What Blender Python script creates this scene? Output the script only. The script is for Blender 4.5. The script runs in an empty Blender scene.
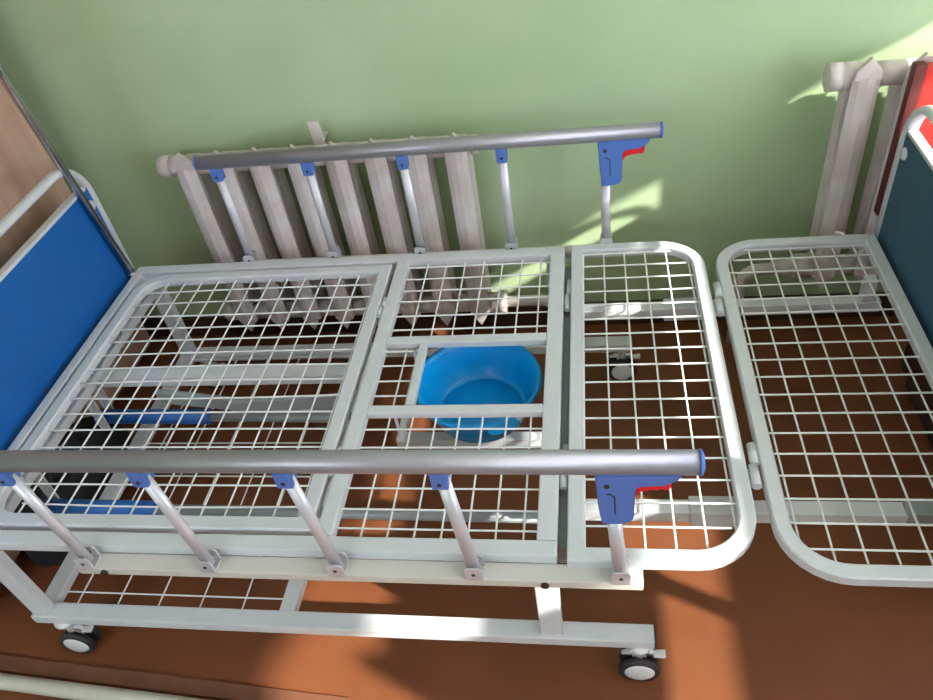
import bpy, bmesh, math, random
from mathutils import Vector, Matrix
random.seed(4)
Z0 = 0.45            # deck-relative heights below; the floor sits at -0.45, i.e. world 0
S = bpy.context.scene
COL = S.collection

# ------------------------------------------------------------------ materials
def srgb(r, g, b):
    f = lambda c: (c/255/12.92) if c/255 <= .04045 else ((c/255+.055)/1.055)**2.4
    return (f(r), f(g), f(b), 1)

def mat(name, col, rough=.5, metal=0., var=0., scale=8., bump=0., bscale=60., spec=.5, dark=None, coat=0.):
    m = bpy.data.materials.new(name); m.use_nodes = True
    nt = m.node_tree; b = nt.nodes['Principled BSDF']
    b.inputs['Base Color'].default_value = col
    b.inputs['Roughness'].default_value = rough
    b.inputs['Metallic'].default_value = metal
    b.inputs['Specular IOR Level'].default_value = spec
    b.inputs['Coat Weight'].default_value = coat
    tc = nt.nodes.new('ShaderNodeTexCoord')
    if var > 0:
        n = nt.nodes.new('ShaderNodeTexNoise'); n.inputs['Scale'].default_value = scale
        n.inputs['Detail'].default_value = 5
        nt.links.new(tc.outputs['Object'], n.inputs['Vector'])
        r = nt.nodes.new('ShaderNodeValToRGB')
        r.color_ramp.elements[0].position = .35; r.color_ramp.elements[1].position = .68
        d = dark or tuple(c*(1-var) for c in col[:3])+(1,)
        r.color_ramp.elements[0].color = d
        r.color_ramp.elements[1].color = col
        nt.links.new(n.outputs['Fac'], r.inputs['Fac'])
        nt.links.new(r.outputs['Color'], b.inputs['Base Color'])
    if bump > 0:
        n2 = nt.nodes.new('ShaderNodeTexNoise'); n2.inputs['Scale'].default_value = bscale
        n2.inputs['Detail'].default_value = 4
        nt.links.new(tc.outputs['Object'], n2.inputs['Vector'])
        bp = nt.nodes.new('ShaderNodeBump'); bp.inputs['Strength'].default_value = bump
        bp.inputs['Distance'].default_value = .004
        nt.links.new(n2.outputs['Fac'], bp.inputs['Height'])
        nt.links.new(bp.outputs['Normal'], b.inputs['Normal'])
    return m

M = {}
M['wall'] = mat('green_wall_paint', srgb(176, 197, 157), .6, var=.10, scale=2.6, bump=.3, bscale=22, dark=srgb(165, 188, 145), spec=.3)
M['floor'] = mat('brown_floor_paint', srgb(122, 71, 43), .5, var=.18, scale=5, bump=.12, bscale=14, spec=.3)
M['ceil'] = mat('ceiling_paint', srgb(225, 225, 220), .7)
M['skirt'] = mat('dark_brown_paint', srgb(70, 42, 28), .5, var=.2, scale=9)
M['white'] = mat('white_powder_coat', srgb(204, 208, 211), .34, var=.04, scale=30, bump=.05, bscale=250)
M['cream'] = mat('cream_enamel', srgb(200, 197, 188), .4, var=.03, scale=30)
M['wire'] = mat('white_wire_coat', srgb(224, 227, 224), .4)
M['rad'] = mat('radiator_paint', srgb(214, 205, 201), .42, var=.1, scale=14, bump=.25, bscale=70, dark=srgb(198, 186, 179))
M['alu'] = mat('brushed_aluminium', srgb(160, 160, 164), .42, metal=.6, var=.05, scale=120)
M['alupost'] = mat('satin_aluminium_post', srgb(206, 206, 210), .4, metal=.35)
M['chrome'] = mat('chrome', srgb(200, 202, 208), .12, metal=1.)
M['bluepanel'] = mat('blue_laminate', srgb(8, 92, 168), .5, var=.05, scale=12, bump=.05, bscale=300)
M['blueshade'] = mat('shaded_blue_laminate', srgb(42, 84, 108), .5, var=.06, scale=12, bump=.05, bscale=300)  # head board's blue with shade and glare put into the colour
M['blueplastic'] = mat('blue_plastic', srgb(78, 114, 184), .42)
M['bluetube'] = mat('blue_paint', srgb(36, 104, 184), .45, var=.1, scale=20)
M['basin'] = mat('basin_plastic', srgb(0, 150, 218), .28, spec=.6)
M['red'] = mat('red_plastic', srgb(222, 32, 38), .4)
M['redboard'] = mat('red_board', srgb(196, 40, 34), .5, var=.12, scale=10)
M['maroon'] = mat('maroon_edge', srgb(92, 34, 34), .5, var=.15, scale=15)
M['rubber'] = mat('black_rubber', srgb(42, 42, 45), .6)
M['cap'] = mat('grey_white_plastic', srgb(214, 214, 214), .45)
M['screw'] = mat('dark_screw', srgb(70, 66, 62), .4, metal=.8)
M['black'] = mat('black_fabric', srgb(24, 24, 30), .8, var=.4, scale=30, bump=.5, bscale=40)
M['grey'] = mat('grey_steel', srgb(150, 158, 160), .42, metal=.1, var=.06, scale=30)
M['pipe'] = mat('pale_pipe_paint', srgb(196, 194, 176), .45, var=.1, scale=25)
M['batten'] = mat('dull_wood', srgb(120, 76, 52), .6, var=.2, scale=14)
M['card'] = mat('plain_card', srgb(190, 168, 130), .7, var=.08, scale=12)
M['chairwood'] = mat('plain_chair_wood', srgb(168, 128, 84), .5, var=.15, scale=12)
M['glass_trim'] = mat('window_white', srgb(235, 235, 232), .4)

def wood_mat():
    m = bpy.data.materials.new('brown_veneer'); m.use_nodes = True
    nt = m.node_tree; b = nt.nodes['Principled BSDF']
    tc = nt.nodes.new('ShaderNodeTexCoord'); mp = nt.nodes.new('ShaderNodeMapping')
    mp.inputs['Scale'].default_value = (9, 9, 1.1)
    n = nt.nodes.new('ShaderNodeTexNoise'); n.inputs['Scale'].default_value = 2.2; n.inputs['Detail'].default_value = 6
    r = nt.nodes.new('ShaderNodeValToRGB')
    r.color_ramp.elements[0].position = .3; r.color_ramp.elements[0].color = srgb(172, 134, 114)
    r.color_ramp.elements[1].position = .75; r.color_ramp.elements[1].color = srgb(204, 168, 150)
    nt.links.new(tc.outputs['Object'], mp.inputs['Vector']); nt.links.new(mp.outputs['Vector'], n.inputs['Vector'])
    nt.links.new(n.outputs['Fac'], r.inputs['Fac']); nt.links.new(r.outputs['Color'], b.inputs['Base Color'])
    b.inputs['Roughness'].default_value = .4
    return m
M['veneer'] = wood_mat()

def curtain_mat():
    m = bpy.data.materials.new('white_voile'); m.use_nodes = True
    nt = m.node_tree; nt.nodes.clear()
    o = nt.nodes.new('ShaderNodeOutputMaterial')
    t = nt.nodes.new('ShaderNodeBsdfTranslucent'); t.inputs['Color'].default_value = srgb(245, 243, 235)
    d = nt.nodes.new('ShaderNodeBsdfDiffuse'); d.inputs['Color'].default_value = srgb(240, 240, 236)
    w = nt.nodes.new('ShaderNodeTexNoise'); w.inputs['Scale'].default_value = 400
    mx = nt.nodes.new('ShaderNodeMixShader'); mx.inputs[0].default_value = .35
    nt.links.new(t.outputs[0], mx.inputs[1]); nt.links.new(d.outputs[0], mx.inputs[2])
    nt.links.new(mx.outputs[0], o.inputs['Surface'])
    nt.nodes.remove(w)
    return m
M['voile'] = curtain_mat()

# ------------------------------------------------------------------ mesh helpers
class MB:
    def __init__(s): s.bm = bmesh.new()
    def _faces(s, vs, fs):
        v = [s.bm.verts.new(p) for p in vs]
        for f in fs:
            try: s.bm.faces.new([v[i] for i in f])
            except ValueError: pass
        return v
    def box(s, x0, x1, y0, y1, z0, z1, bev=.003):
        t = bmesh.new()
        bmesh.ops.create_cube(t, size=1)
        for v in t.verts:
            v.co = Vector((x0+(v.co.x+.5)*(x1-x0), y0+(v.co.y+.5)*(y1-y0), z0+(v.co.z+.5)*(z1-z0)))
        b = min(bev, .45*min(abs(x1-x0), abs(y1-y0), abs(z1-z0)))
        if b > 0: bmesh.ops.bevel(t, geom=t.edges[:], offset=b, segments=2, affect='EDGES', profile=.6)
        s.merge(t); return s
    def merge(s, t, mtx=None):
        me = bpy.data.meshes.new('tmp'); t.to_mesh(me); t.free()
        if mtx: me.transform(mtx)
        s.bm.from_mesh(me); bpy.data.meshes.remove(me)
    def tube(s, pts, r, n=12, cap=True, ry=None, up=None, closed=False):
        """sweep an ellipse (r across, ry along `up`) along pts"""
        pts = [Vector(p) for p in pts]; ry = ry or r; rings = []
        N = len(pts); pu = None
        for i, p in enumerate(pts):
            a = pts[i-1] if (i > 0 or closed) else p
            c = pts[(i+1) % N] if (i < N-1 or closed) else p
            t = ((p-a).normalized() if (p-a).length > 1e-9 else Vector()) + ((c-p).normalized() if (c-p).length > 1e-9 else Vector())
            t.normalize()
            u = Vector(up) if up else (pu or (Vector((0, 0, 1)) if abs(t.z) < .9 else Vector((0, 1, 0))))
            side = t.cross(u).normalized(); u2 = side.cross(t).normalized(); pu = u2
            k = 1.
            if 0 < i < N-1 or closed:
                k = 1/max(.4, math.sqrt(max(0, (1+(p-a).normalized().dot((c-p).normalized()))/2)))
            rings.append([s.bm.verts.new(p + side*math.cos(j*2*math.pi/n)*r*k + u2*math.sin(j*2*math.pi/n)*ry) for j in range(n)])
        R = N if closed else N-1
        for i in range(R):
            A, B = rings[i], rings[(i+1) % N]
            for j in range(n):
                f = s.bm.faces.new((A[j], A[(j+1) % n], B[(j+1) % n], B[j])); f.smooth = n > 6
        if cap and not closed:
            s.bm.faces.new(rings[0][::-1]); s.bm.faces.new(rings[-1])
        return s
    def sweep_flat(s, path, w, z0, z1, closed=True, axes='xy', off=0., bev=.0):
        """rectangular bar swept along a 2-D path; w is measured inwards (to the left of the walk)"""
        P = [Vector((a, b)) for a, b in path]; N = len(P); inner = []
        for i in range(N):
            a = P[i-1] if (i > 0 or closed) else None
            c = P[(i+1) % N] if (i < N-1 or closed) else None
            d1 = (P[i]-a).normalized() if a is not None else (c-P[i]).normalized()
            d2 = (c-P[i]).normalized() if c is not None else d1
            n1 = Vector((-d1.y, d1.x)); n2 = Vector((-d2.y, d2.x))
            m = (n1+n2).normalized(); k = 1/max(.3, m.dot(n1))
            inner.append(P[i]+m*w*k)
        def pt(q, z):
            if axes == 'xy': return (q.x, q.y, z)
            if axes == 'yz': return (z, q.x, q.y)
            if axes == 'xz': return (q.x, z, q.y)
        b = bev
        prof = [(0, z0+b), (b, z0), (1-0, z0)] if False else None
        rows = []
        for i in range(N):
            o, n_ = P[i], inner[i]; dv = (n_-o).normalized()
            L = (n_-o).length
            seq = [(0, z0+b), (b, z0), (L-b, z0), (L, z0+b), (L, z1-b), (L-b, z1), (b, z1), (0, z1-b)]
            rows.append([s.bm.verts.new(pt(o+dv*t, z)) for t, z in seq])
        K = 8
        for i in range(N if closed else N-1):
            A, B = rows[i], rows[(i+1) % N]
            for j in range(K):
                s.bm.faces.new((A[j], B[j], B[(j+1) % K], A[(j+1) % K]))
        if not closed:
            s.bm.faces.new(rows[0]); s.bm.faces.new(rows[-1][::-1])
        return s
    def prism(s, poly, a, b, axes='xz', bev=0.):
        t = bmesh.new()
        def pt(q, z):
            return {'xz': (q[0], z, q[1]), 'xy': (q[0], q[1], z), 'yz': (z, q[0], q[1])}[axes]
        A = [t.verts.new(pt(q, a)) for q in poly]; B = [t.verts.new(pt(q, b)) for q in poly]
        t.faces.new(A); t.faces.new(B[::-1])
        n = len(poly)
        for i in range(n): t.faces.new((A[i], B[i], B[(i+1) % n], A[(i+1) % n]))
        bmesh.ops.recalc_face_normals(t, faces=t.faces[:])
        if bev: bmesh.ops.bevel(t, geom=t.edges[:], offset=bev, segments=2, affect='EDGES')
        s.merge(t); return s
    def lathe(s, prof, cx, cy, n=48, axis='z', c3=0., smooth=True):
        rings = []
        for r, h in prof:
            ring = []
            for j in range(n):
                a = 2*math.pi*j/n; u, v = r*math.cos(a), r*math.sin(a)
                if axis == 'z': p = (cx+u, cy+v, h)
                elif axis == 'y': p = (cx+u, h, cy+v)
                else: p = (h, cx+u, cy+v)
                ring.append(s.bm.verts.new(p))
            rings.append(ring)
        for A, B in zip(rings, rings[1:]):
            for j in range(n):
                f = s.bm.faces.new((A[j], A[(j+1) % n], B[(j+1) % n], B[j])); f.smooth = smooth
        if prof[0][0] > 1e-6: s.bm.faces.new(rings[0][::-1])
        if prof[-1][0] > 1e-6: s.bm.faces.new(rings[-1])
        return s
    def build(s, name, m, parent=None, loc=None, smooth_angle=None):
        bmesh.ops.remove_doubles(s.bm, verts=s.bm.verts[:], dist=1e-6)
        bmesh.ops.recalc_face_normals(s.bm, faces=s.bm.faces[:])
        me = bpy.data.meshes.new(name)
        o = bpy.data.objects.new(name, me)
        COL.objects.link(o)
        if parent is not None:
            o.parent = parent
            org = WORLD[parent.name]
            WORLD[o.name] = org
        else:
            if loc is None:
                zs = [v.co for v in s.bm.verts]
                loc = (sum(v.x for v in zs)/len(zs), sum(v.y for v in zs)/len(zs), min(v.z for v in zs))
            org = Vector(loc); WORLD[o.name] = org
            o.location = org+Vector((0, 0, Z0))
        s.bm.transform(Matrix.Translation(-org))
        s.bm.to_mesh(me); s.bm.free()
        me.materials.append(m)
        return o
WORLD = {}

def tag(o, label, cat, group=None):
    o['label'] = label; o['category'] = cat
    if group: o['group'] = group
    return o
def thing(name, label, cat, loc, group=None):
    o = bpy.data.objects.new(name, None); COL.objects.link(o)
    o.empty_display_size = .1
    WORLD[o.name] = Vector(loc); o.location = Vector(loc)+Vector((0, 0, Z0))
    return tag(o, label, cat, group)
def struct(mb, name, m, label=None):
    o = mb.build(name, m, loc=(0, 0, -Z0)); o['kind'] = 'structure'
    if label: o['label'] = label
    return o

def arc(cx, cy, r, a0, a1, n=8):
    return [(cx+r*math.cos(math.radians(a0+(a1-a0)*i/n)), cy+r*math.sin(math.radians(a0+(a1-a0)*i/n))) for i in range(n+1)]

FL = -.45
# ------------------------------------------------------------------ the room
YW = .69
XR = 1.62
struct(MB().box(-3.2, XR+.2, -3.2, YW+.15, FL-.1, FL, 0), 'floor', M['floor'], 'brown painted floor')
struct(MB().box(-3.2, XR+.2, YW, YW+.12, FL, 2.25, 0), 'wall_back', M['wall'], 'light green painted wall')
struct(MB().prism([(-3.2, FL), (XR, FL), (XR, FL+.075), (-3.2, FL+.075)], YW-.022, YW, 'xz'), 'baseboard_back', M['skirt'])
WY0, WY1, WZ0, WZ1 = -2.6, .44, .30, 2.0
wr = MB()
wr.box(XR, XR+.2, -3.2, WY0, FL, 2.25, 0).box(XR, XR+.2, WY1, YW, FL, 2.25, 0)
wr.box(XR, XR+.2, WY0, WY1, FL, WZ0, 0).box(XR, XR+.2, WY0, WY1, WZ1, 2.25, 0)
struct(wr, 'wall_right', M['wall'])
wn = MB()
wn.box(XR+.08, XR+.14, WY0, WY0+.05, WZ0, WZ1).box(XR+.08, XR+.14, WY1-.05, WY1, WZ0, WZ1)
wn.box(XR+.08, XR+.14, WY0, WY1, WZ0, WZ0+.03).box(XR+.08, XR+.14, WY0, WY1, WZ1-.05, WZ1)
struct(MB().box(-3.2, XR+.2, -3.2, YW+.12, 2.25, 2.35, 0), 'ceiling', M['ceil'], 'white ceiling')
struct(MB().box(-3.3, -3.2, -3.2, YW, FL, 2.25, 0), 'wall_left', M['wall'])
struct(MB().box(-3.3, -2.6, -3.3, -3.2, FL, 2.25, 0).box(-.7, XR+.2, -3.3, -3.2, FL, 2.25, 0).box(-2.6, -.7, -3.3, -3.2, FL, .9, 0).box(-2.6, -.7, -3.3, -3.2, 1.95, 2.25, 0), 'wall_front', M['wall'])
struct(MB().box(-2.6, -2.55, -3.28, -3.22, .9, 1.95).box(-.75, -.7, -3.28, -3.22, .9, 1.95).box(-2.55, -.75, -3.28, -3.22, .9, .95).box(-2.55, -.75, -3.28, -3.22, 1.9, 1.95).box(-1.68, -1.62, -3.28, -3.22, .95, 1.9), 'fill_window', M['glass_trim'])  # frame of an opening added in the front wall for fill light
wo = struct(wn, 'window_1', M['glass_trim'])
sl = MB().box(XR-.1, XR+.08, WY0-.05, WY1+.05, WZ0-.03, WZ0, .004)
sl_o = struct(sl, 'trim_1', M['glass_trim'])

# unseen voile curtain added over the upper window; its hem limits the sun
cv = MB(); nx = 90; zt, zb = 2.08, .93
rows = []
for k in range(2):
    rows.append([])
    for i in range(nx+1):
        y = WY0-.1+(WY1-WY0+.2)*i/nx
        rows[k].append(cv.bm.verts.new((XR-.05+.018*math.sin(i*1.05)+.004*math.sin(i*2.7), y, zt if k == 0 else .862+.075*min(1, max(0, (-.95-y)/.3)))))
for i in range(nx):
    f = cv.bm.faces.new((rows[0][i], rows[0][i+1], rows[1][i+1], rows[1][i])); f.smooth = True
co = cv.build('sun_limit_curtain', M['voile'])
tag(co, 'short white voile curtain added unseen across the upper right window to limit the sun', 'curtain')
sm = co.modifiers.new('thick', 'SOLIDIFY'); sm.thickness = .001
ro = MB().tube([(XR-.05, WY0-.2, 2.095), (XR-.05, WY1+.15, 2.095)], .01).box(XR-.06, XR, WY0-.15, WY0-.13, 2.085, 2.105).box(XR-.06, XR, WY1+.1, WY1+.12, 2.085, 2.105).build('curtain_rod', M['glass_trim'])
tag(ro, 'thin white rod carrying the added voile curtain', 'curtain rod')

# ------------------------------------------------------------------ the bed
bed = thing('hospital_bed', 'white metal hospital bed with bare wire mesh base, blue end boards and side rails', 'bed', (-.22, 0, FL))
H = .024             # height of the deck bars

def wires(xs, ys, x0, x1, y0, y1, z, wob=0.):
    w = MB(); r = .0020; ys = [y+.013 for y in ys]
    fx = x0 if callable(x0) else (lambda y: x0)
    gx = x1 if callable(x1) else (lambda y: x1)
    fy = y0 if callable(y0) else (lambda x: y0)
    gy = y1 if callable(y1) else (lambda x: y1)
    for y in ys:
        a, b = fx(y), gx(y); n = 6
        amp = random.uniform(-wob, wob)
        w.tube([(a+(b-a)*i/n, y+amp*math.sin(math.pi*i/n), z+.0022) for i in range(n+1)], r, 6)
    for x in xs:
        w.tube([(x, fy(x), z-.0022), (x, gy(x), z-.0022)], r, 6)
    return w

# main frame : two long rails, head cross bar, seat section bars
mf = MB()
for s in (-1, 1):
    ya, yb = (s*.418, s*.4495)
    mf.box(-1.187, 0, min(ya, yb), max(ya, yb), -.024, 0)
mf.box(-1.187, -1.163, -.418, .418, -.024, 0)
mf.box(-.432, -.401, -.418, .418, -.024, .001)
mf.box(-.035, 0, -.418, .418, -.024, .001)
mf.box(-.401, -.035, .094, .12, -.016, .0005)
mf.box(-.401, -.035, -.122, -.098, -.016, .0005)
mf.box(-.322, -.303, -.098, .094, -.016, .0005)
mf.box(-1.187, -1.157, -.418, .418, -.085, -.06)
for s in (-1, 1): mf.box(-1.185, -1.155, s*.432-.014, s*.432+.014, -.085, -.02)
mfo = mf.build('main_frame', M['white'], bed)
MB().box(-.004, .0145, -.412, .412, -.082, -.034).build('cross_member', M['grey'], bed)
zc = -.012
wf = wires([-.352, -.303, -.254, -.205, -.157, -.108, -.059], [.386, .336, .288, .246, .19, .14], -.405, -.03, .115, .422, zc)
w2 = wires([-.352], [.065, .018, -.03, -.075], -.405, -.318, -.1, .09, zc)
w3 = wires([-.352, -.303, -.254, -.205, -.157, -.108, -.059], [-.17, -.218, -.267, -.318, -.366, -.408], -.405, -.03, -.42, -.122, zc)
for t in (w2, w3): wf.merge(t.bm)
wf.build('wire_mesh', M['wire'], mfo)

# back section, inset between the rails, rounded at the head
zb0, zb1 = -.022, .001
pth = [(-.4445, -.407), (-.4445, .407)] + arc(-1.155+.085, .407-.085, .085, 90, 180) + arc(-1.155+.085, -.407+.085, .085, 180, 270)
bk = MB().sweep_flat(pth, .029, zb0, zb1, bev=.003).build('back_section', M['white'], bed)
xs = [-1.118+.049*i for i in range(1, 14)]
ys = [.366-.0487*i for i in range(0, 16)]
def rnd_l(y): return -1.125+(.055 if abs(y) > .35 else .0)
wires(xs, ys, rnd_l, -.47, lambda x: -.386+(.035 if x < -1.08 else 0), lambda x: .386-(.035 if x < -1.08 else 0), -.009, .006).build('wire_mesh', M['wire'], bk)

# knee section
pth = [(.332-.1, -.457)] if False else []
pth = [(.017, .457), (.017, -.457)] + arc(.332-.105, -.457+.105, .105, -90, 0) + arc(.332-.105, .457-.105, .105, 0, 90)
kn = MB().sweep_flat(pth, .028, -H, 0, bev=.003).build('knee_section', M['white'], bed)
def in_r(x, r=.105, e=.327, h=.44):
    d = x-(e-r)
    return h if d <= 0 else h-r+math.sqrt(max(0, r*r-d*d))
ysk = [.41-.0503*i for i in range(17)]
wires([.046+.0502*i for i in range(6)], ysk, .03, lambda y: .318 if abs(y) < .37 else .29, lambda x: -in_r(x), lambda x: in_r(x), zc).build('wire_mesh', M['wire'], kn)

# foot section
pth = [(.729, -.476), (.729, .446)] + arc(.356+.105, .446-.105, .105, 90, 180) + arc(.356+.105, -.476+.105, .105, 180, 270)
ft = MB().sweep_flat(pth, .027, -H, 0, bev=.003).build('foot_section', M['white'], bed)
def in_l(x): return in_r(.356+.752-x-.425+.0, .105, .327, .438) if False else (.438 if x > .461 else .438-.105+math.sqrt(max(0, .105**2-(.461-x-.0)**2)))
wires([.393+.0472*i for i in range(7)], [.36-.0495*i for i in range(17)]+[.399], lambda y: .37 if abs(y) < .37 else .4, .72, lambda x: -in_l(x)-.02, lambda x: in_l(x), zc).build('wire_mesh', M['wire'], ft)

# hinges
def hinge(x, y0, y1, z, r=.008):
    r = r*.85; m_ = (y0+y1)/2
    return MB().tube([(x, y0, z), (x, m_-.001, z)], r, 12).tube([(x+.004, m_+.001, z), (x+.004, y1, z)], r, 12).box(x-.02, x+.006, y0+.004, m_-.004, z-.007, z-.004, .001).box(x-.002, x+.024, m_+.004, y1-.004, z-.007, z-.004, .001)
for (x, y0, y1) in ((.344, .17, .275), (.343, -.30, -.205)):
    hinge(x, y0, y1, -.004, .010).build('hinge', M['white'], bed)
for (x, y0, y1) in ((.0085, .21, .32), (.0085, -.30, -.20)):
    hinge(x, y0, y1, -.012, .007).build('hinge', M['white'], bed)
for (x, y0, y1) in ((-.44, .2, .27), (-.44, -.28, -.21)):
    hinge(x, y0, y1, -.004, .006).build('hinge', M['white'], bed)

# rails that carry the leg sections, each in a sleeve
for s, ye, xe in ((-1, -.287, .60), (1, .300, .715)):
    e = MB().box(.0145, xe, ye-.016, ye+.016, -.108, -.080).build('extension_rail', M['white'], bed)
    MB().box(.235, .345, ye-.021, ye+.021, -.113, -.075).build('sleeve', M['white'], e)
    MB().box(xe-.002, xe+.003, ye-.0155, ye+.0155, -.1075, -.0805, .001).build('end_plug', M['white'], e)
MB().box(.60, .70, -.302, -.272, -.112, -.076).build('foot_bracket', M['grey'], bed)
MB().box(.675, .70, -.302, -.272, -.112, -.022).build('foot_bracket', M['grey'], bed)
MB().box(.675, .70, .285, .315, -.080, -.022).build('foot_bracket', M['white'], bed)

# base frame on casters
ZB = -.30
bf = MB()
for s in (-1, 1): bf.box(-1.17, .17, s*.423-.019, s*.423+.019, ZB-.027, ZB)
bf.box(-1.168, -1.13, -.405, .405, ZB-.026, ZB-.001)
bf.box(-.60, -.566, -.405, .405, ZB-.026, ZB-.001)
bfo = bf.build('base_frame', M['white'], bed)
wires([-1.085+.0985*i for i in range(5)], [-.385+.11*i for i in range(8)], -1.135, -.596, -.41, .41, ZB-.014).build('wire_shelf', M['wire'], bfo)
for s in (-1, 1):
    MB().box(.1695, .1735, s*.423-.0175, s*.423+.0175, ZB-.0255, ZB-.0015, .001).build('end_plug', M['rubber'], bfo)
    for x0, x1 in ((-.047, -.004), (-1.165, -1.125)):
        MB().box(x0, x1, s*.423-.013, s*.423+.013, ZB, -.02).build('leg_post', M['white'], bed)
for x in (.143, -1.108):
    for s in (-1, 1):
        c = MB()
        yy = s*.43; r = .040; zc2 = FL+r+.001
        c.tube([(x, yy, ZB-.027), (x, yy, zc2+r+.001)], .011, 14)
        c.lathe([(0, ZB-.027), (.022, ZB-.0275), (.022, ZB-.033), (0, ZB-.034)], x, yy, 20)
        c.box(x-.014, x+.014, yy-.004, yy+.004, zc2-.012, zc2+r+.006, .003)
        c.prism([(x-.036, zc2+r+.002), (x+.030, zc2+r+.002), (x+.034, zc2+r-.010), (x+.026, zc2+r+.012), (x-.02, zc2+r+.014)], yy-.0045, yy+.0045, 'xz', .001)
        cast = c.build('caster', M['cap'], bed)
        for q in (-1, 1):
            a0, a1 = (yy+q*.0055, yy+q*.021)
            MB().lathe([(0, a0), (.026, a0), (r-.003, a0), (r, a0+q*.003), (r, a1-q*.003), (r-.003, a1), (.026, a1), (0, a1)], x, zc2, 36, 'y').build('wheel', M['rubber'], cast)
            MB().lathe([(0, a1+q*.004), (.023, a1+q*.0035), (.0295, a1), (.030, a1-q*.004)], x, zc2, 32, 'y').build('wheel_cap', M['cap'], cast)
        MB().prism([(x+.026, zc2+r+.002), (x+.050, zc2+.046), (x+.050, zc2+.038), (x+.026, zc2+.040)], yy-.008, yy+.008, 'xz', .001).build('brake_pedal', M['cap'], cast)

# crank actuators under the back section
for (y, z, xe, xg) in ((.05, -.185, -.885, -.53), (-.232, -.185, -.905, .0)):
    a = MB().tube([(-1.2, y, z), (xe, y, z-.004)], .019, 16).build('crank_actuator', M['bluetube'], bed)
    MB().tube([(xe, y, z-.004), (xg, y-.005, z-.008)], .0125, 14).build('screw_tube', M['grey'], a)
    MB().prism([(-1.187, -.03), (-1.157, -.03), (-1.165, z-.022), (-1.19, z-.022)], y-.024, y-.0195, 'xz').build('hanger_plate', M['white'], bed)
    MB().prism([(-1.187, -.03), (-1.157, -.03), (-1.165, z-.022), (-1.19, z-.022)], y+.0195, y+.024, 'xz').build('hanger_plate', M['white'], bed)
# lift bar and lever arms
MB().box(-1.17, -.50, .07, .112, -.10, -.072).build('lift_bar', M['white'], bed)
MB().prism([(-1.0, -.10), (-.98, -.10), (-.54, -.180), (-.51, -.195), (-.54, -.205), (-.99, -.135)], .045, .060, 'xz').build('lift_lever', M['grey'], bed)
MB().prism([(-.80, -.11), (-.50, -.09), (-.50, -.125), (-.80, -.145)], .018, .030, 'xz').build('lift_lever', M['grey'], bed)
MB().box(-.40, -.02, -.012, .014, -.235, -.21).build('seat_support_bar', M['white'], bed)
for s in (-1, 1):
    pass
# basin runners
for x in (-.342, -.034):
    MB().box(x-.008, x+.008, -.125, .118, -.088, -.072).box(x-.003, x+.003, -.122, -.112, -.075, -.015).box(x-.003, x+.003, .100, .110, -.075, -.015).build('basin_runner', M['white'], bed)

# ---- end boards
def endboard(name, x, dirx, ymax, panelmat, tube_r=.0125):
    pts = [(-ymax, -.10), (-ymax, .335-.095)] + [(-ymax+.095-.095*math.cos(a), .335-.095+.095*math.sin(a)) for a in [math.pi/2*i/8 for i in range(1, 9)]]
    pts += [(-p, z) for p, z in pts[::-1]]
    o = MB().tube([(x, a, b) for a, b in pts], .0105, 14, ry=.016, up=(1, 0, 0)).build(name, M['white'], bed)
    pn = MB().box(x-.009, x+.009, -ymax+.008, ymax-.008, -.045, .258, .002).build('panel', panelmat, o)
    MB().box(x-.0105, x+.0105, -ymax+.016, ymax-.016, .255, .264, .002).build('edge_trim', M['white'], o)
    for s in (-1, 1):
        y = s*(ymax-.028)
        MB().lathe([(0, x-.0145*1), (.012, x-.0145), (.014, x-.010), (.014, x+.010), (.012, x+.0145), (0, x+.0145)], y, .215, 20, 'x').build('mounting_tab', M['white'], o)
        xi = x-dirx*.03
        MB().box(min(x, xi)-.006, max(x, xi)+.002, s*ymax-.016, s*ymax+.016, -.075, -.03).build('socket', M['white'], o)
    return o
endboard('headboard', -1.222, -1, .452, M['bluepanel'])
endboard('footboard', .748, 1, .455, M['blueshade'])

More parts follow.
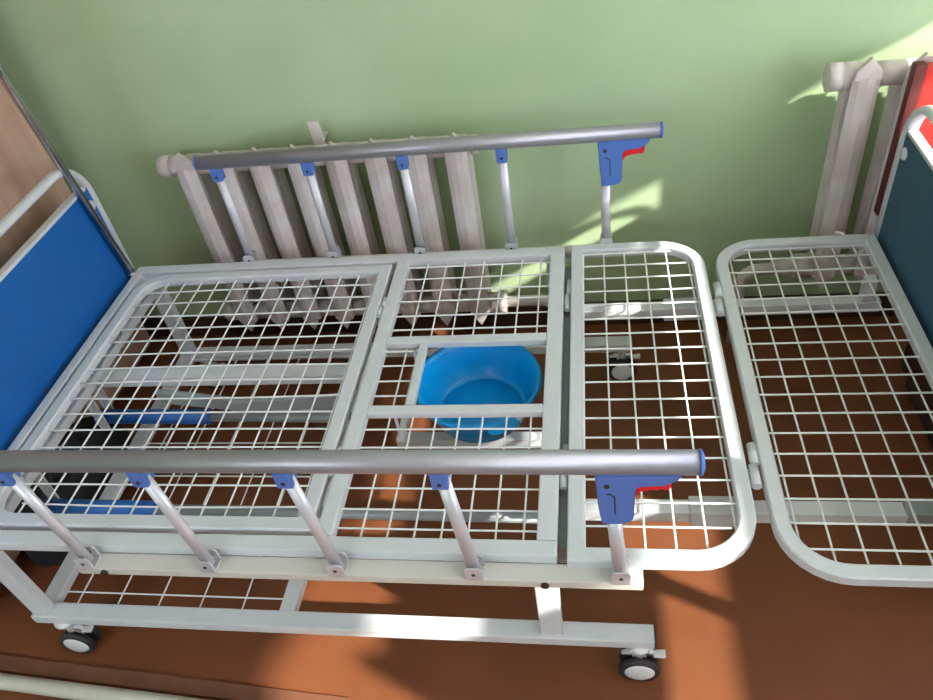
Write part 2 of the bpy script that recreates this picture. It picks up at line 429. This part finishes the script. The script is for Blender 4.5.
# ---- side rails
def side_rail(s, lean, x0):
    y = s*.472; zt = .289 if s > 0 else .273; R = .0178; zz = -.014
    X = [.104-.2412*i for i in range(5)]
    x1 = .228
    rail = MB().tube([(x0+lean, y, zt), (x1+lean, y, zt)], R, 24).build('side_rail', M['alu'], bed)
    for xe, d in ((x0+lean, -1), (x1+lean, 1)):
        MB().lathe([(R+.0008, xe-.001*d), (R+.0008, xe+.003*d), (R-.006, xe+.006*d), (0, xe+.006*d)], y, zt, 24, 'x').build('end_cap', M['blueplastic'], rail)
    MB().box(-.885, .140, min(s*.4505, s*.485), max(s*.4505, s*.485), -.026+zz, -.006+zz).build('mounting_bar', M['cream'], rail)
    for x in (-.02, -.83):
        MB().tube([(x, s*.485, -.016+zz), (x, s*.489, -.016+zz)], .007, 12).build('bolt', M['screw'], rail)
    for i, x in enumerate(X):
        zp = zt-.034 if i else zt-.119
        MB().tube([(x, y, .004+zz), (x+lean*zp/zt, y, zp)], .0085, 14, ry=.0115, up=(1, 0, 0)).build('post', M['alupost'], rail)
        b = MB()
        for q in (-1, 1): b.prism([(x-.015, -.006+zz), (x+.015, -.006+zz), (x+.015, .020+zz), (x+.011, .026+zz), (x-.011, .026+zz), (x-.015, .020+zz)], y+q*.0145, y+q*.0115, 'xz')
        b.box(x-.015, x+.015, y-.0145, y+.0145, -.006+zz, -.003+zz, .0005)
        b.build('post_bracket', M['alupost'], rail)
        MB().tube([(x, y-.0155, .010+zz), (x, y+.0155, .010+zz)], .0034, 10).build('pin', M['screw'], rail)
        if i:
            xx = x+lean
            MB().box(xx-.013, xx+.013, y-.013, y+.013, zt-.050, zt-.014, .003).build('post_clip', M['blueplastic'], rail)
            MB().tube([(xx, y-.0145, zt-.037), (xx, y+.0145, zt-.037)], .0035, 10).build('pin', M['screw'], rail)
    dx = lean; dz = zt-.289
    poly = [(.087, .277), (.205, .280), (.203, .268), (.184, .254), (.150, .251), (.143, .246), (.142, .178), (.138, .168), (.128, .163), (.096, .161), (.091, .20)]
    MB().prism([(a+dx, b+dz) for a, b in poly], y-.015, y+.015, 'xz', .0025).build('lock_handle', M['blueplastic'], rail)
    tr = [(.143, .252), (.193, .254), (.192, .240), (.186, .2365), (.178, .239), (.172, .2355), (.165, .238), (.159, .234), (.152, .235), (.148, .228), (.143, .222)]
    MB().prism([(a+dx, b+dz) for a, b in tr], y-.009, y+.009, 'xz', .002).build('release_trigger', M['red'], rail)
    for q in (-1, 1):
        yy = y+q*.0152
        MB().tube([(.103+dx, yy, .236+dz), (.108+dx, yy, .236+dz), (.114+dx, yy, .230+dz), (.115+dx, yy, .19+dz)], .0012, 6).build('groove', M['screw'], rail)
        MB().tube([(.103+dx, yy-.001, .254+dz), (.103+dx, yy+.001, .254+dz)], .0042, 12).build('screw', M['screw'], rail)
    return rail
side_rail(1, 0., -.903)
side_rail(-1, -.02, -.903)

# ------------------------------------------------------------------ IV pole
ix, iy = -1.1975, .425
iv = thing('iv_pole', 'thin chrome drip pole standing at the far corner of the head end', 'drip pole', (ix, iy, 0))
ax = Vector((-.012, -.062, .60)).normalized(); P0 = Vector((ix, iy, -.02))
at = lambda t: tuple(P0+ax*t)
MB().tube([at(0), at(1.2)], .0102, 18).build('pole', M['chrome'], iv)
MB().tube([at(.002), at(.024)], .0125, 18).build('collar', M['chrome'], iv)
E_ = P0+ax*1.19
for s in (-1, 1):
    MB().tube([tuple(E_), tuple(E_+Vector((0, s*.06, -.02))), tuple(E_+Vector((0, s*.085, -.01))), tuple(E_+Vector((0, s*.09, .015)))], .004, 8).build('hook', M['chrome'], iv)

# ------------------------------------------------------------------ basin
bs = MB(); cx, cy, zr = -.187, .020, -.046
prof = [(.096, zr-.096), (.104, zr-.092), (.120, zr-.05), (.1315, zr-.004), (.140, zr-.001), (.1425, zr-.006), (.1435, zr-.003), (.141, zr+.003), (.134, zr+.003), (.1295, zr-.004), (.1175, zr-.048), (.1025, zr-.085), (.097, zr-.090), (.092, zr-.0905), (.089, zr-.087), (0, zr-.087)]
bs.lathe(prof, cx, cy, 64)
b = bs.build('plastic_basin', M['basin'])
tag(b, 'bright blue round plastic basin hanging under the square opening of the bed base', 'basin')
MB().prism([(cx+.035, cy-.135), (cx+.085, cy-.11), (cx+.105, cy-.128), (cx+.095, cy-.142), (cx+.05, cy-.160), (cx+.038, cy-.155)], zr-.004, zr+.001, 'xy', .001).build('handle_tab', M['basin'], b)

# ------------------------------------------------------------------ radiators
def rad_section(x, yf, zt, zb, w=.031):
    m = MB()
    def column(y0, y1, ridge, front):
        # hexagonal column with pointed ends, ridge facing +-y
        prof = [(0, ridge), (.017, ridge+(.004 if front else -.004)), (w*.94, y0), (w*.70, y1), (-w*.70, y1), (-w*.94, y0), (-.017, ridge+(.004 if front else -.004))]
        lv = [(zb+.046, 1), (zt-(.040 if front else .066), 1)]
        rings = [[m.bm.verts.new((x+a*k, yy, z)) for a, yy in prof] for z, k in lv]
        n = len(prof)
        for j in range(n):
            m.bm.faces.new((rings[0][j], rings[0][(j+1) % n], rings[1][(j+1) % n], rings[1][j]))
        m.bm.faces.new(rings[0][::-1]); m.bm.faces.new(rings[1])
    column(yf+.012, yf+.040, yf, True)
    column(yf+.088, yf+.062, yf+.100, False)
    # pointed front plate, plain rounded back plate
    m.prism([(x-.028, zb+.050), (x, zb), (x+.028, zb+.050)], yf+.003, yf+.016, 'xz', .0015)
    m.prism([(x-.029, zt-.046), (x+.029, zt-.046), (x+.026, zt-.024), (x, zt+.004), (x-.026, zt-.024)], yf+.003, yf+.016, 'xz', .0015)
    for z, q in ((zb+.05, -1), (zt-.070, 1)):
        m.prism([(x-.026, z), (x+.026, z), (x+.020, z+q*.012), (x-.020, z+q*.012)], yf+.084, yf+.097, 'xz', .0015)
    # heads joining the two columns
    for z in (zt-.052, zb+.052):
        m.box(x-.026, x+.026, yf+.012, yf+.088, z-.022, z+.016, .008)
    return m

def radiator(name, label, xs, yf, zt, zb):
    r = thing(name, label, 'radiator', (sum(xs)/len(xs), yf+.05, zb))
    ym = yf+.05
    for i, x in enumerate(xs):
        rad_section(x, yf, zt, zb).build('radiator_section', M['rad'], r)
        if i:
            xa = xs[i-1]
            for z in (zt-.052, zb+.052):
                MB().tube([(xa+.02, ym, z), (x-.02, ym, z)], .027, 20).build('nipple', M['rad'], r)
    return r, ym
PXL = .1056
xsL = [-1.004+PXL*i for i in range(8)]
zt, zb = .2707, -.347
YF = .556
rl, ym = radiator('cast_iron_radiator', 'white eight-column radiator on the wall behind the far side rail', xsL, YF, zt, zb)
def plug(x, d, y, z, r, par, hexa=True, L=.06):
    m = MB().tube([(x, y, z), (x+d*L*.55, y, z)], r*.92, 20)
    m.tube([(x+d*L*.5, y, z), (x+d*L, y, z)], r, 20 if not hexa else 8)
    return m.build('end_plug', M['rad'], par)
plug(xsL[0]-.02, -1, ym, zt-.052, .031, rl, True, .066)
plug(xsL[0]-.02, -1, ym, zb+.052, .031, rl, True, .06)
plug(xsL[-1]+.02, 1, ym, zt-.052, .026, rl, True, .03)
MB().tube([(xsL[-1]+.045, ym, zt-.052), (xsL[-1]+.072, ym-.01, zt-.045)], .006, 8).build('air_vent', M['rad'], rl)
MB().box(xsL[3]+.035, xsL[3]+.062, ym+.035, YW, zt-.03, zt-.024).prism([(xsL[3]+.034, zt-.05), (xsL[3]+.064, zt-.05), (xsL[3]+.060, zt+.028), (xsL[3]+.030, zt+.028)], ym+.03, ym+.036, 'xz').build('wall_bracket', M['rad'], rl)
# outlet pipe: nut, run to the right, elbow down to the floor
pz_ = zb+.052
px0 = xsL[-1]+.02
MB().tube([(px0, ym, pz_), (px0+.05, ym, pz_)], .030, 20).tube([(px0+.032, ym, pz_), (px0+.058, ym, pz_)], .036, 8).build('union_nut', M['rad'], rl)
xe = -.035
MB().tube([(px0+.05, ym, pz_), (xe-.05, ym, pz_)]+[(xe-.05+.05*math.sin(a), ym, pz_-.05+.05*math.cos(a)) for a in [math.pi/2*i/6 for i in range(1, 7)]]+[(xe, ym, FL)], .0165, 16).build('outlet_pipe', M['rad'], rl)

xsR = [.668+.107*i for i in range(5)]
YR = .530
ztR, zbR = .384, -.24
rr, ymr = radiator('cast_iron_radiator', 'white radiator on the right, half hidden behind the foot board', xsR, YR, ztR, zbR)
plug(xsR[0]-.015, -1, ymr, ztR-.052, .033, rr, True, .058)
pzr = zbR+.052
MB().tube([(xsR[0]-.015, ymr, pzr), (xsR[0]-.07, ymr, pzr)], .034, 8).tube([(xsR[0]-.06, ymr, pzr), (xsR[0]-.115, ymr, pzr-.002)], .025, 16).build('union_nut', M['rad'], rr)
xq = xsR[0]-.15
MB().tube([(xsR[0]-.1, ymr, pzr-.002), (xq, ymr, pzr-.006)]+[(xq-.05*math.sin(a), ymr, pzr-.056+.05*math.cos(a)) for a in [math.pi/2*i/6 for i in range(1, 7)]]+[(xq-.05, ymr, FL)], .0165, 16).build('inlet_pipe', M['rad'], rr)

# ------------------------------------------------------------------ furniture around the bed
xw = -1.385
wd = thing('wardrobe', 'tall brown veneer wardrobe beyond the head board', 'wardrobe', (xw-.22, .1, FL))
MB().box(xw-.45, xw-.018, -.40, .589, FL+.05, 1.30, .002).build('carcass', M['veneer'], wd)
MB().box(xw-.43, xw-.04, -.38, .555, FL, FL+.05, .001).build('plinth', M['maroon'], wd)
for y0, y1, k in ((-.398, .098, .06), (.102, .587, .14)):
    d = MB().box(xw-.018, xw, y0, y1, FL+.055, 1.295, .002).build('door', M['veneer'], wd)
    MB().tube([(xw, k, .36), (xw+.02, k, .36), (xw+.02, k, .48), (xw, k, .48)], .005, 10).build('handle', M['chrome'], d)

bg = MB()
t = bmesh.new(); bmesh.ops.create_icosphere(t, subdivisions=4, radius=1)
for v in t.verts:
    c = v.co; p = 3.2
    k = (abs(c.x)**p+abs(c.y)**p+abs(c.z)**p)**(-1/p)
    n = .03*math.sin(7*c.x+3*c.y)+.03*math.sin(9*c.y+5*c.z)+.02*math.sin(13*c.z+11*c.x)
    v.co = Vector((c.x*k*.085*(1+n), c.y*k*.20*(1+n), max(-.11, c.z*k*.115*(1+n))))
for f in t.faces: f.smooth = True
bg.merge(t, Matrix.Translation((-1.28, -.06, FL+.11)))
bo = thing('black_bag', 'black fabric bag on the floor under the head end of the bed', 'bag', (-1.28, -.06, FL))
bg.build('body', M['black'], bo)
for s in (-1, 1):
    MB().tube([(-1.28+s*.03, -.15, FL+.2), (-1.28+s*.035, -.13, FL+.255), (-1.28+s*.035, -.06, FL+.27), (-1.28+s*.035, .01, FL+.255), (-1.28+s*.03, .03, FL+.2)], .007, 8).build('handle', M['black'], bo)

rb = thing('hanging_board', 'red board with a dark maroon edge hooked on the right radiator behind the foot board', 'board', (.87, .53, .0))
MB().box(.756, .97, .474, .494, .03, .386, .003).build('face', M['redboard'], rb)
MB().box(.733, .756, .472, .496, .03, .390, .002).build('edge_strip', M['maroon'], rb)
for x in (.835, .945):
    MB().tube([(x, .494, .30), (x, .498, .358), (x, .54, .372), (x, .612, .372), (x, .616, .34)], .003, 8).build('hook', M['screw'], rb)

o = MB().tube([(-2.2, -.475, FL+.017), (-1.27, -.53, FL+.017), (-.8, -.558, FL+.017), (-.45, -.58, FL+.017)], .017, 18).build('floor_pipe', M['pipe'])
tag(o, 'pale painted pipe lying on the brown floor in the near left corner', 'pipe')
o = MB().prism([(-2.2, -.448), (-1.27, -.503), (-.45, -.552), (-.45, -.518), (-1.27, -.468), (-2.2, -.413)], FL, FL+.008, 'xy', .001).build('wooden_batten', M['batten'])
tag(o, 'flat brown wooden strip on the floor alongside the pale pipe', 'wood strip')

# cabinet added outside the frame to block light passing under the foot board
cb = thing('sun_block_cabinet', 'low dark brown cabinet added unseen behind the foot board as a light blocker', 'cabinet', (1.05, .05, FL))
MB().box(.86, 1.25, -.30, .40, FL+.06, .10, .004).build('carcass', M['skirt'], cb)
MB().box(.88, 1.225, -.28, .38, FL, FL+.06, .002).build('plinth', M['rubber'], cb)
MB().box(.85, 1.26, -.31, .41, .10, .122, .004).build('top', M['chairwood'], cb)

# chair added unseen outside the frame; its back shades the floor beside the bed
ch = thing('sun_block_chair', 'plain wooden chair added unseen by the window to shade the floor', 'chair', (1.3, -.86, FL))
for y in (-.63, -1.12):
    MB().box(1.08, 1.115, y-.018, y+.018, FL, .52, .004).build('rear_leg', M['chairwood'], ch)
    MB().box(1.44, 1.475, y-.018, y+.018, FL, -.03, .004).build('front_leg', M['chairwood'], ch)
    MB().box(1.115, 1.44, y-.010, y+.010, -.075, -.03, .002).build('seat_rail', M['chairwood'], ch)
MB().box(1.075, 1.49, -1.15, -.60, -.03, .0, .008).build('seat', M['chairwood'], ch)
MB().box(1.088, 1.108, -1.102, -.648, .12, .50, .006).build('backrest', M['chairwood'], ch)
for x in (1.097, 1.457):
    MB().box(x-.010, x+.010, -1.102, -.648, -.085, -.035, .002).build('apron', M['chairwood'], ch)

# ------------------------------------------------------------------ light
sun = bpy.data.lights.new('sun', 'SUN'); sun.energy = 7.5; sun.angle = math.radians(1.2); sun.color = (1., .96, .86)
so = bpy.data.objects.new('sun', sun); COL.objects.link(so)
d = Vector((-.51, .23, -.322)).normalized()
so.rotation_euler = d.to_track_quat('-Z', 'Y').to_euler(); so.location = (4, -2, 4)
w = bpy.data.worlds.new('World'); S.world = w; w.use_nodes = True
nt = w.node_tree; bgn = nt.nodes['Background']
bgn.inputs['Color'].default_value = (.90, .94, 1.15, 1); bgn.inputs['Strength'].default_value = 4.6

# ------------------------------------------------------------------ camera
cam = bpy.data.cameras.new('camera'); co_ = bpy.data.objects.new('camera', cam); COL.objects.link(co_)
yaw, pit, roll = map(math.radians, (-13.16806, 41.41409, -10.17616))
F = Vector((math.sin(yaw)*math.cos(pit), math.cos(yaw)*math.cos(pit), -math.sin(pit)))
R = F.cross(Vector((0, 0, 1))).normalized(); U = R.cross(F)
R2 = math.cos(roll)*R+math.sin(roll)*U; U2 = -math.sin(roll)*R+math.cos(roll)*U
mt = Matrix((R2, U2, -F)).transposed().to_4x4()
mt.translation = Vector((.07443, -1.14946, 1.10258+Z0))
co_.matrix_world = mt
cam.sensor_width = 36; cam.lens = 752.37/933*36; cam.clip_start = .02
S.camera = co_
S.view_settings.view_transform = 'Standard'; S.view_settings.look = 'None'
S.view_settings.exposure = .86; S.view_settings.gamma = 1; S.view_settings.use_curve_mapping = False
